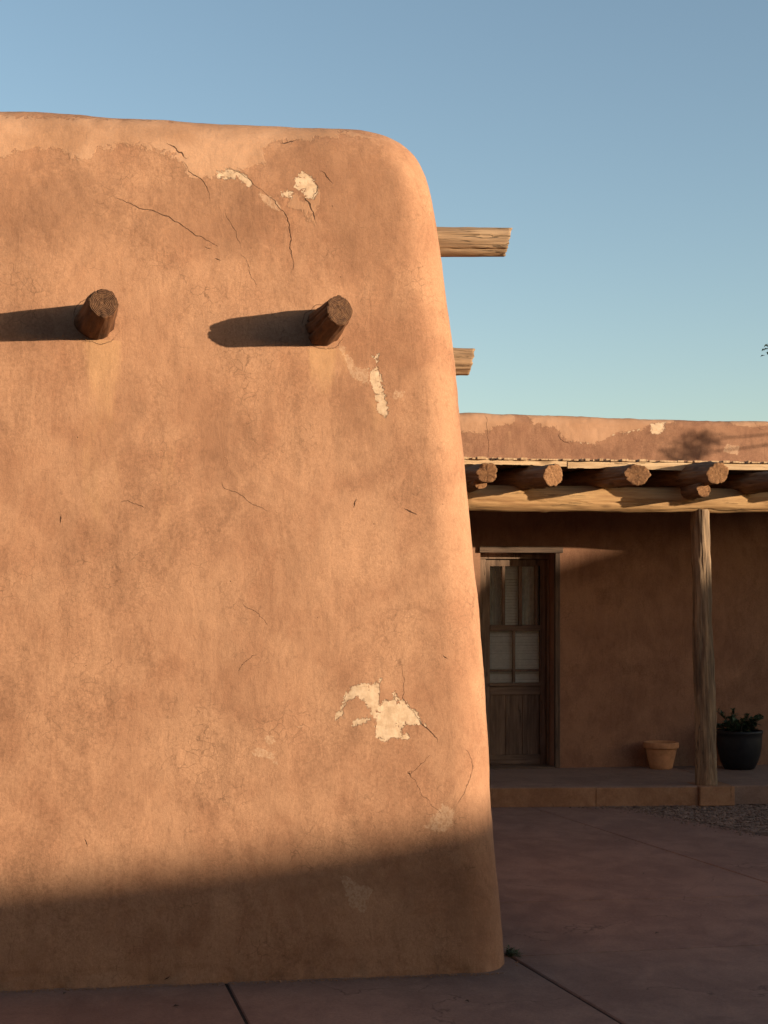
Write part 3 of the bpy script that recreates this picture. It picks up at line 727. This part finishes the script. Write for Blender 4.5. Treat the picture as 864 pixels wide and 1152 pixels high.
# ================================================================== NEAR ADOBE BUILDING
house1 = empty('adobe_building', (-2.6, 9.3, 0)); tag(house1, 'large battered adobe building filling the left, cracked tan plaster with flaking cream patches', 'building')
prof = smooth_profile([(0, -.06), (0, 0), (.045, .76), (.10, 1.66), (.165, 2.46), (.207, 2.97), (.27, 3.56), (.29, 3.72), (.318, 3.88), (.368, 4.02), (.46, 4.115), (.58, 4.15), (.72, 4.155), (.80, 4.10), (.82, 3.8)], .0095)
XR = 1.672
adobe_block('wall', M['adobe'], house1, -7.0, XR, 7.02, 11.6, .23, prof,
    spans((-6.7, -1.5, .12), (-1.5, -.95, .03), (-.95, XR - .23, .0095)), spans((7.25, 8.3, .03), (8.3, 11.3, .15)),
    seed=4, arcn=36, marks=dict(patch=PATCH, pale=PALE, faint=FAINT, cracks=CRACKS,
      stain=[(-.27, 2.99, .10, .75, 1.0), (-.20, 2.99, .05, .5, .8), (-.27, 2.7, .16, 1.3, .55), (.80, 2.98, .07, .42, 1.0), (.88, 2.97, .07, .6, .6), (.74, 2.98, .03, .3, .8), (1.05, 2.75, .06, .5, .5), (.02, 2.5, .12, .9, .45)],
      damp=[(.78, 3.85, .25, .22, 1.2), (1.0, 3.68, .25, .36, 1.1), (.25, 3.62, .36, .22, 1.1), (-.5, 3.62, .40, .26, .9), (.30, 2.5, .22, .35, .65), (1.25, 1.95, .10, .55, .5), (.95, 2.65, .15, .3, .6), (-.12, 2.55, .06, .5, .5), (1.0, .45, .5, .12, .6), (1.45, .3, .2, .25, .7)]))
log('log_end', [M['viga_dark'], M['viga_dark_end']], house1, (-.332, 7.55, 3.063), (-.243, 6.90, 3.102), .106, .067, 11, splits=((2.2, .005, .02, .2, .7), (.6, .004, .012, .3, .7)), rough=.10, knots=2, chip=.005)
log('log_end', [M['viga_dark'], M['viga_dark_end']], house1, (.758, 7.55, 3.072), (.823, 6.90, 3.100), .106, .067, 12, splits=((2.9, .006, .02, .2, .7), (3.6, .004, .014, .2, .7)), rough=.12, knots=3, chip=.006, yaw=-.25)
a = log('log_end', [M['viga_light'], M['viga_light_end']], house1, (1.0, 7.92, 3.668), (1.838, 7.87, 3.676), .079, .075, 13, splits=((2.9, .004, .016, .0, 1.0), (3.9, .004, .012, .0, 1.0)), tilt=(0, .22), chip=.008, knots=3, rough=.06)
tag(a, 'pale weathered log end jutting out to the right'); 
b = log('log_end', [M['viga_light'], M['viga_light_end']], house1, (1.0, 9.02, 3.215), (1.872, 8.98, 3.214), .086, .083, 14, splits=((2.9, .004, .016, .0, 1.0), (3.6, .004, .012, .0, 1.0)), tilt=(0, .2), chip=.010, knots=5, rough=.09)
tag(b, 'pale weathered log end jutting out to the right, lower')

# ================================================================== FAR ADOBE HOUSE
house2 = empty('adobe_house', (2.0, 17, 0)); tag(house2, 'low adobe house with flat parapet behind the wooden porch', 'house')
HX0, HX1, HZ0, HZ1 = 3.035, 3.765, .165, 2.235
zs = np.concatenate([np.linspace(-.05, .165, 4)[:-1], np.linspace(.165, 2.235, 60), np.linspace(2.235, 2.9, 20)[1:-1], np.linspace(2.9, 3.44, 46)])
pr2 = [(0.0, z) for z in zs]
top = smooth_profile([(0, 3.44), (.004, 3.48), (.03, 3.525), (.08, 3.548), (.2, 3.553), (.3, 3.54), (.34, 3.49), (.35, 3.2)], .012)
pr2 = np.array(pr2[:-1] + [tuple(t) for t in top])
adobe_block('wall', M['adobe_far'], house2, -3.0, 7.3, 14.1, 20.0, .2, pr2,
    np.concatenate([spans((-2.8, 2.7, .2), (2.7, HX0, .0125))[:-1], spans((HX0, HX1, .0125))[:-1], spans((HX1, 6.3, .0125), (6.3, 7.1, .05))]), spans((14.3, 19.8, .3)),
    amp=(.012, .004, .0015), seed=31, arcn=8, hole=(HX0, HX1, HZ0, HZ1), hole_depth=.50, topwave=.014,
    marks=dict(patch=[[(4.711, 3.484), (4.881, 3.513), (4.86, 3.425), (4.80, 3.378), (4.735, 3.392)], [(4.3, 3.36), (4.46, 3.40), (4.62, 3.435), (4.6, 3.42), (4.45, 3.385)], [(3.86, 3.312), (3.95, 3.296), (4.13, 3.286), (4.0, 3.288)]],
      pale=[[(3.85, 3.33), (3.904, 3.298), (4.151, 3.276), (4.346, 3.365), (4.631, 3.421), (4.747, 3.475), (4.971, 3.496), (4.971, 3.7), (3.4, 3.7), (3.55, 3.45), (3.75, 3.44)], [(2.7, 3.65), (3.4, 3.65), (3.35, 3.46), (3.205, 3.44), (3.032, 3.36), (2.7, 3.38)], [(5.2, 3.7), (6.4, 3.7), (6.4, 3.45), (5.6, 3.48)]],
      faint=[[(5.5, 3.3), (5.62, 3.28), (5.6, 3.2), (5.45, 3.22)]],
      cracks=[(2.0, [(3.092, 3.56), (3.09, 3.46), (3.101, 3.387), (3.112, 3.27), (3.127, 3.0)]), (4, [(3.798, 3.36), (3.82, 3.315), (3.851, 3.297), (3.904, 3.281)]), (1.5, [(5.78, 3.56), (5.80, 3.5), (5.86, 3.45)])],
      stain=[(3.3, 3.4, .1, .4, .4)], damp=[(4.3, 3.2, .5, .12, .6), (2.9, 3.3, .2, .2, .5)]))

# door: part of the house, its pieces one level down
Y = 14.35; DK = 1.0134
def DS(bx): return [(q[0] * DK, q[1] * DK, q[2], q[3], max(.178, 1.76 + (q[4] - 1.76) * DK), 1.76 + (q[5] - 1.76) * DK) for q in bx]
ob = box_part('door', M['door'], house2, DS([(3.093, 3.142, Y, Y + .045, .175, 2.165), (3.635, 3.689, Y, Y + .045, .175, 2.165), (3.142, 3.635, Y, Y + .045, 2.10, 2.165)]), .003)
tag(ob, 'weathered brown wooden door with glazed upper half')
DP = ob
def dpart(name, mat, boxes, bevel=.003, along=None):
    return box_part(name, mat, DP, DS(boxes), bevel, along)
dpart('meeting_rail', M['door_rail'], [(3.142, 3.635, Y - .008, Y + .04, 1.482, 1.538)], .004, 'x')
dpart('middle_rail', M['door_rail'], [(3.142, 3.635, Y - .004, Y + .045, .868, .955)], .004, 'x')
dpart('sill', M['door_rail'], [(3.128, 3.65, Y - .024, Y - .0045, .952, .984)], .005, 'x')
dpart('bottom_rail', M['door_rail'], [(3.142, 3.635, Y - .003, Y + .045, .177, .292)], .004, 'x')
for x0, x1 in ((3.147, 3.298), (3.302, 3.462), (3.466, 3.632)): dpart('plank', M['door'], [(x0, x1, Y + .016 + .002 * rg.random(), Y + .034, .292, .868)], .003)
for x0, x1 in ((3.262, 3.293), (3.427, 3.461)): dpart('muntin', M['door'], [(x0, x1, Y + .004, Y + .03, 1.538, 2.10)], .004)
dpart('muntin', M['door_rail'], [(3.585, 3.612, Y - .012, Y + .03, 1.538, 2.112)], .004)
dpart('muntin', M['door'], [(3.366, 3.393, Y + .006, Y + .03, .984, 1.482)], .004)
dpart('muntin', M['door'], [(3.142, 3.366, Y + .008, Y + .028, 1.090, 1.112), (3.393, 3.635, Y + .008, Y + .028, 1.090, 1.112)], .003)
dpart('glass_pane', M['glass'], [(3.142, 3.635, Y + .032, Y + .035, 1.538, 2.10)], 0)
dpart('glass_pane', M['glass'], [(3.142, 3.635, Y + .032, Y + .035, .984, 1.482)], 0)
bm = bmesh.new()
def slat(x0, x1, z, h=.026, t=.26):
    x0 *= DK; x1 *= DK; z = 1.76 + (z - 1.76) * DK
    for i in range(1):
        vs = [bm.verts.new(c) for c in ((x0, Y + .075, z + .5 * h), (x1, Y + .075, z + .5 * h + rg.uniform(-.002, .002)), (x1, Y + .062, z - .5 * h), (x0, Y + .062, z - .5 * h + rg.uniform(-.002, .002)))]
        bm.faces.new(vs)
        w2 = [bm.verts.new(v.co + Vector((0, .003, 0))) for v in vs]; bm.faces.new(w2[::-1])
z = .97
while z < 1.50: slat(3.13, 3.645, z); z += .0275
z = 1.52
while z < 2.12: slat(3.262, 3.43, z); z += .0275
bo = bm_obj('blind', bm, M['blind'], DP, smooth=False)
bm = bmesh.new()
for x0, x1 in ((3.13 * DK, 3.268 * DK), (3.425 * DK, 3.645 * DK)):
    n = 40; pr = None
    for i in range(n + 1):
        x = x0 + (x1 - x0) * i / n; yy = Y + .085 + .010 * math.sin(i * 1.15) + .004 * math.sin(i * 2.7)
        a_ = bm.verts.new((x, yy, 1.50)); b_ = bm.verts.new((x, yy + .004, 2.13))
        if pr: bm.faces.new((pr[0], a_, b_, pr[1]))
        pr = (a_, b_)
bm_obj('curtain', bm, M['curtain'], DP)
# frame round the door, proud of the plaster
fr = box_part('door_frame', M['door'], house2, [(3.038, 3.130, 14.29, 14.42, .166, 2.172), (3.741, 3.762, 14.29, 14.42, .166, 2.172), (3.038, 3.762, 14.29, 14.42, 2.175, 2.232)], .004)
box_part('door_trim', M['trim'], house2, [(3.764, 3.812, 14.078, 14.13, .166, 2.225)], .005)
box_part('lintel', M['trim'], house2, [(3.02, 3.84, 14.07, 14.13, 2.228, 2.286)], .006, 'x')
box_part('threshold', M['door_rail'], house2, [(3.038, 3.762, 14.07, 14.44, .1655, .176)], .003, 'x')

# ================================================================== PORCH
porch = empty('wooden_porch', (3.0, 12.62, 0)); tag(porch, 'rustic log porch roof on a wooden post in front of the low house', 'porch')
bs = log('beam', [M['beam'], M['porch_end']], porch, (.6, 12.62, 2.640), (7.4, 12.60, 2.650), .112, .106, 51, seg=64, ring=.02, rough=.05, big=.07, knots=22, splits=((3.4, .006, .012, 2.0, 4.1), (4.2, .006, .01, 3.6, 5.6)))
for x0, x1, s in ((4.735, 4.672, 61), (7.2, 7.2, 62)):
    log('post', [M['post'], M['porch_end']], porch, (x0, 12.62, .164), (x1, 12.62, 2.56), .089, .077, s, seg=96, ring=.016, rough=.15, big=.10, knots=9, chip=.003,
        splits=((math.pi / 2 + .02 if s == 61 else 2.0, .009, .05, -1, 3), (math.pi * .5 - .62, .004, .016, .2, 2.6), (math.pi * .5 + .65, .004, .012, .0, 1.9), (math.pi * .5 + .3, .003, .010, 1.2, 2.4)))
box_part('footing_stone', M['riser'], porch, [(4.612, 4.926, pf(4.7) - .06, pf(4.7) + .30, .0, .1665)], .008)
vig = [(2.675, 2.835, .088), (3.245, 2.825, .098), (3.95, 2.835, .094), (4.665, 2.855, .100), (5.24, 2.80, .094), (5.86, 2.82, .095), (6.5, 2.83, .095), (7.1, 2.82, .095), (2.05, 2.83, .095), (1.4, 2.83, .095)]
for i, (x, z, r) in enumerate(vig):
    log('roof_log', [M['porch_log'], M['porch_end']], porch, (x - .50, 14.13, z + .03), ((x - .012) * .988, 11.97 + (.04 if i % 2 else 0), 1.76 + (z - 1.778) * .987), r * 1.0, r * .93, 70 + i, seg=64, ring=.02, rough=.15, big=.09, splits=(((i * 1.7) % 6.28, .006, .016, 1.1, 3.0), ((i * 2.9 + 2) % 6.28, .005, .012, 1.3, 3.0)), chip=.008, knots=5, tilt=(0, (.05, .2, -.12, .15)[i % 4]), yaw=(.5, -.15, .55, .2, .3)[i % 5])
a = log('stub_log', [M['porch_log'], M['porch_end']], porch, (2.60, 12.9, 2.755), (2.60, 12.08, 2.735), .062, .056, 91, seg=48, ring=.02, rough=.1, chip=.014)
a = log('stub_log', [M['porch_log'], M['porch_end']], porch, (4.53, 12.9, 2.72), (4.52, 12.13, 2.702), .070, .062, 92, seg=48, ring=.02, rough=.12, chip=.02)
# fascia boards: three irregular strips, then the roof boards behind and the ends of the ceiling sticks on top
def ragboard(x0, x1, y0, y1, zb, zt, seed):
    n = int((x1 - x0) / .012); xs = np.linspace(x0, x1, n + 1)
    lo = zb + .006 * fbm(xs * 3, xs * 0, xs * 0, seed, 3) + .004 * (vnoise(xs * 17, xs * 0, xs * 0, seed + 4) > .45); hi = zt + .004 * fbm(xs * 6, xs * 0 + 2, xs * 0, seed + 1, 3)
    c = Vector(((x0 + x1) / 2, (y0 + y1) / 2, (zb + zt) / 2))
    Vv = []
    for x, l, h in zip(xs, lo, hi):
        # local: z along x
        for (yy, zz) in ((y0, l), (y0 + .001, h), (y1, h), (y1, l)): Vv.append((-(zz - c.z), yy - c.y, x - c.x))
    Ff = []
    for i in range(n):
        for k in range(4): Ff.append((4 * i + k, 4 * i + (k + 1) % 4, 4 * i + 4 + (k + 1) % 4, 4 * i + 4 + k))
    Ff += [(3, 2, 1, 0), (4 * n, 4 * n + 1, 4 * n + 2, 4 * n + 3)]
    return link('fascia_board', mesh_np('fascia_board', Vv, Ff, False), M['board'], porch, c, Matrix(((0, 0, 1), (0, 1, 0), (-1, 0, 0))).to_quaternion())
for i, (a0, a1, zb, zt) in enumerate(((.9, 2.3, 2.905, 2.945), (2.304, 3.42, 2.905, 2.95), (3.424, 4.02, 2.892, 2.945), (4.024, 4.52, 2.885, 2.945), (4.524, 5.5, 2.895, 2.948), (5.504, 7.35, 2.895, 2.945))):
    ragboard(a0, a1, 12.40 + .006 * (i % 2), 12.44, zb, zt, 200 + i)
for i in range(9):
    y0 = 12.445 + i * .184; box_part('roof_board', M['door'], porch, [(.9, 7.35, y0, y0 + .178, 2.918, 2.943)], .002, 'x')
rg2 = random.Random(9); x = 2.32; k = 0
while x < 6.35:
    w = rg2.uniform(.022, .085); hh = rg2.uniform(.012, .024)
    link('ceiling_stick', box_mesh('ceiling_stick', [(-w / 2, w / 2, -.28, .28, 0, hh)], .003, 2), M['stick'], porch, (x + w / 2, 12.665 + rg2.uniform(-.025, .02), 2.951))
    x += w + (rg2.uniform(.018, .034) if rg2.random() < .35 else rg2.uniform(.001, .004))
box_part('mud_roof', M['adobe_plain'], porch, [(.9, 7.35, 12.46, 14.088, 2.953, 2.975)], .008)

# ================================================================== POTS
def lathe(name, prof, mat, parent=None, loc=(0, 0, 0), seg=64, wob=.004, seed=0):
    n = len(prof); an = np.linspace(0, 2 * math.pi, seg, endpoint=False); V = []
    for r, z in prof:
        rr = r * (1 + wob * np.array([math.sin(2 * a + seed) + .5 * math.sin(5 * a + z * 9) for a in an]))
        V += [(rr[i] * math.cos(an[i]), rr[i] * math.sin(an[i]), z) for i in range(seg)]
    F = []
    for j in range(n - 1):
        for i in range(seg): F.append((j * seg + i, j * seg + (i + 1) % seg, (j + 1) * seg + (i + 1) % seg, (j + 1) * seg + i))
    return link(name, mesh_np(name, V, F), mat, parent, loc)
e = empty('terracotta_pot', (4.757, 13.90, .165)); tag(e, 'empty terracotta flower pot with a thick rim on the porch floor left of the post', 'flower pot')
lathe('pot_body', [(.001, .0), (.104, .0), (.108, .006), (.116, .05), (.133, .12), (.146, .184), (.149, .196), (.163, .199), (.166, .206), (.168, .246), (.165, .254), (.158, .256), (.148, .252), (.144, .225), (.138, .20), (.125, .12), (.001, .10)], M['terracotta'], e, (4.757, 13.90, .1652), seed=2)
lathe('soil', [(.134, .19), (.09, .195), (.04, .188), (.0012, .192)], M['soil'], e, (4.757, 13.90, .1652), wob=.0)
e = empty('black_planter', (5.50, 13.80, .165)); tag(e, 'black glazed planter holding a leafy plant, right of the porch post', 'planter')
lathe('pot_body', [(.001, .0), (.135, .0), (.145, .006), (.175, .06), (.198, .14), (.210, .22), (.214, .29), (.212, .325), (.218, .335), (.222, .352), (.218, .366), (.206, .368), (.198, .355), (.196, .32), (.19, .25), (.001, .22)], M['black_pot'], e, (5.50, 13.80, .1652), seed=5)
lathe('soil', [(.195, .322), (.1, .33), (.0012, .326)], M['soil'], e, (5.50, 13.80, .1652), wob=.0)
pe = empty('leafy_plant', (5.49, 13.80, .49)); tag(pe, 'dark green leafy plant growing out of the black planter', 'plant')
rp = random.Random(3); bs_ = bmesh.new(); bl_ = bmesh.new()
for i in range(26):
    a = rp.uniform(0, 6.28); r0 = rp.uniform(0, .10); lean = rp.uniform(.05, .22); h = rp.uniform(.06, .20) + (.08 if i % 9 == 0 else 0)
    p0 = Vector((5.49 + r0 * math.cos(a), 13.80 + r0 * math.sin(a), .48)); p2 = p0 + Vector((lean * math.cos(a), lean * math.sin(a), h)); p1 = (p0 + p2) / 2 + Vector((0, 0, .03))
    tube(bs_, [p0, p1, p2], [.006, .005, .003], 6)
    for j in range(34):
        t = .12 + .88 * j / 33; p = p0.lerp(p1, t * 2) if t < .5 else p1.lerp(p2, t * 2 - 1)
        d = Vector((rp.uniform(-1, 1), rp.uniform(-1, 1), rp.uniform(-.1, 1))); leaf(bl_, p, d, Vector((0, 0, 1)), rp.uniform(.035, .06), rp.uniform(.028, .045), .15)
bm_obj('stem', bs_, M['bark'], pe, loc=(0, 0, 0)); bm_obj('foliage', bl_, M['jade'], pe, smooth=False)

# ================================================================== WEED AT THE FOOT OF THE WALL
we = bmesh.new(); rw = random.Random(8)
root = Vector((1.715, 7.34, -.012))
for i in range(22):
    a = rw.uniform(-.9, 2.4); ln = rw.uniform(.02, .09); tip = root + Vector((abs(math.cos(a)) * ln * .7 + .008, math.sin(a) * ln, rw.uniform(.012, .04)))
    md = root.lerp(tip, .5) + Vector((0, 0, .012)); tube(we, [root, md, tip], [.0022, .0016, .0008], 5)
    for j in range(11):
        t = .2 + .8 * j / 10; p = root.lerp(md, t * 2) if t < .5 else md.lerp(tip, t * 2 - 1); q = rw.uniform(0, 6.28)
        leaf(we, p, Vector((math.cos(q), math.sin(q), rw.uniform(.1, 1.0))), Vector((0, 0, 1)), rw.uniform(.012, .028), rw.uniform(.004, .009))
weo = bm_obj('weed', we, M['weed'], smooth=False); tag(weo, 'small grey green weed in the joint at the corner of the adobe wall', 'weed')
# a few dry crumbs along the wall foot
GV = []; GF = []
for i in range(900):
    x = rg.uniform(-1.1, 1.62); pebble(x, 7.005 - abs(rg.gauss(0, .018)), .0015, rg.uniform(.0015, .0045) * (1.6 if rg.random() < .05 else 1))
for i in range(120): pebble(1.70 + rg.random() * .05, rg.uniform(7.1, 8.6), .001, rg.uniform(.002, .005))
cr = link('plaster_crumbs', mesh_np('crumbs', GV, GF, False), M['adobe_plain']); tag(cr, 'plaster crumbs fallen along the foot of the wall', 'rubble', kind='stuff')

tw = bmesh.new()
for x, y, a in ((.06, 6.62, .3), (-.42, 6.9, 1.2), (1.35, 6.5, 2.0), (2.6, 7.7, .5), (3.1, 9.4, 1.4)):
    leaf(tw, Vector((x, y, .003)), Vector((math.cos(a), math.sin(a), .12)), Vector((0, 0, 1)), .035, .014, .35)
two = bm_obj('fallen_leaf', tw, M['bark'], smooth=False); tag(two, 'dry leaves scattered on the paving', 'leaf litter', kind='stuff')

# ================================================================== TREES (mostly outside the frame)
def tree(name, label, base, h, crown_c, crown_r, seed, extra=()):
    t = empty(name, base); tag(t, label, 'tree', 'trees beside the low house'); r = random.Random(seed)
    tb = bmesh.new(); lb = bmesh.new(); base = Vector(base); cc = Vector(crown_c)
    tube(tb, [base, base.lerp(cc, .35) + Vector((.08, 0, 0)), base.lerp(cc, .8), cc + Vector((0, 0, crown_r * .5))], [.15, .12, .08, .03], 10)
    def spray(p, rad, n):
        for i in range(n):
            q = p + Vector((r.gauss(0, 1), r.gauss(0, 1), r.gauss(0, .8))) * rad * .5
            leaf(lb, q, Vector((r.uniform(-1, 1), r.uniform(-1, 1), r.uniform(-1, .6))), Vector((0, 0, 1)), r.uniform(.05, .085), r.uniform(.022, .04))
    for i in range(26):
        d = Vector((r.gauss(0, 1), r.gauss(0, 1), r.gauss(.2, .8))).normalized(); tip = cc + d * crown_r * r.uniform(.55, 1)
        st = base.lerp(cc, r.uniform(.55, 1.0)); md = st.lerp(tip, .5) + Vector((0, 0, .12))
        tube(tb, [st, md, tip], [.035, .02, .007], 6)
        for k in range(9):
            t_ = r.uniform(.4, 1.05); spray(st.lerp(tip, t_), .24, 26)
    for tip, rad, n in extra:
        tip = Vector(tip); st = base.lerp(cc, .9); md = st.lerp(tip, .55) + Vector((0, 0, .1)); tube(tb, [st, md, tip], [.03, .016, .006], 6); spray(tip, rad, n)
    bm_obj('trunk', tb, M['bark'], t); bm_obj('crown', lb, M['leaf'], t, smooth=False)
tree('leafy_tree', 'tree behind the low house whose branch tip shows at the right edge', (8.75, 16.0, -.04), 5, (8.75, 16.0, 4.9), 1.5, 21, extra=[((6.83, 16.2, 4.60), .085, 34)])
def sunward(x, y, z, s, dw=0):            # the point s metres towards the sun from a lit spot
    h = math.hypot(SUN.x, SUN.y); p = Vector((x, y, z)) + SUN * (s / h); q = Vector((-SUN.y, SUN.x, 0)).normalized(); return tuple(p + q * dw)
c2 = sunward(5.25, 14.0, 3.6, 5, 2.35)
tree('leafy_tree', 'tree right of the porch casting leaf shadow on the parapet', (c2[0], c2[1], -.04), 4, c2, 1.1, 22, extra=[(sunward(5.36, 14.0, 3.35, 5), .14, 190), (sunward(5.17, 14.0, 3.20, 5), .11, 120)])

# ================================================================== HOUSES ACROSS THE STREET (outside the frame; they shade the ground) AND AN ADDED SKY BLOCKER
ax = Vector((SUN.x, SUN.y, 0)).normalized(); ay = Vector((-ax.y, ax.x, 0)); RISE = SUN.z / math.hypot(SUN.x, SUN.y)
def street(name, label, S, prof_, depth, mat):
    """long building across the street; prof_ = [(position along the street, roof height)]"""
    bm = bmesh.new(); rows = []
    for w, h in prof_:
        row = []
        for (d, z) in ((0, -.06), (0.05, h * .5), (.10, h - .10), (.16, h - .02), (.28, h), (depth - .2, h), (depth, h - .15), (depth, -.06)):
            p = ax * (S + d) + ay * w; row.append(bm.verts.new((p.x, p.y, z)))
        rows.append(row)
    for i in range(len(rows) - 1):
        for k in range(7): bm.faces.new((rows[i][k], rows[i + 1][k], rows[i + 1][k + 1], rows[i][k + 1]))
    bm.faces.new(rows[0]); bm.faces.new(rows[-1][::-1])
    o = bm_obj(name, bm, mat); tag(o, label, 'building', 'adobe buildings across the street'); return o
def roofline(x, y, z, S=24.28):
    p = Vector((x, y, 0)); return (p.dot(ay), z + RISE * (S - p.dot(ax)))
L1 = [roofline(*p) for p in ((-.711, 7.051, .49), (-.113, 7.054, .53), (.501, 7.058, .585), (1.047, 7.063, .66), (1.585, 7.069, .76))]
s0 = (L1[0][1] - L1[1][1]) / (L1[0][0] - L1[1][0])
L1 = [(-24, 1.6), (L1[0][0] - 4, L1[0][1] - 4 * s0 * .6)] + L1 + [(9.5, L1[-1][1] + .35)]
street('adobe_wall', 'low adobe building across the street with a gently rising roof edge', 24, L1, 3.0, M['adobe_plain'])
a1 = roofline(4.627, 12.6, 1.97); a2 = roofline(3.03, 14.1, 1.93); a3 = roofline(3.9, 14.1, 2.19); a4 = roofline(4.4, 14.1, 2.34); a5 = roofline(4.95, 14.1, 2.76)
street('adobe_wall', 'taller adobe building across the street with a stepped roof edge', 24, [(9.51, a1[1] - .05), a1, a2, a3, a4, a5, (30, a5[1] + .1)], 6.0, M['adobe_plain'])
ho = adobe_block('sky_blocker', M['adobe_plain'], None, -20, 9.0, -12, -4.2, .4, np.array([(0, -.05), (.05, 1), (.1, 2), (.15, 3), (.2, 4), (.27, 6), (.3, 7.4), (.38, 7.7), (.55, 7.8), (.8, 7.7), (.82, 7.2)]), spans((-19.6, 8.6, .5)), spans((-11.6, -4.6, .5)), seed=90, arcn=6)  # added behind the camera to hold back sky light and deepen the shade
tag(ho, 'added adobe coloured block behind the viewer, unseen, holding back sky light', 'building', 'adobe buildings across the street')
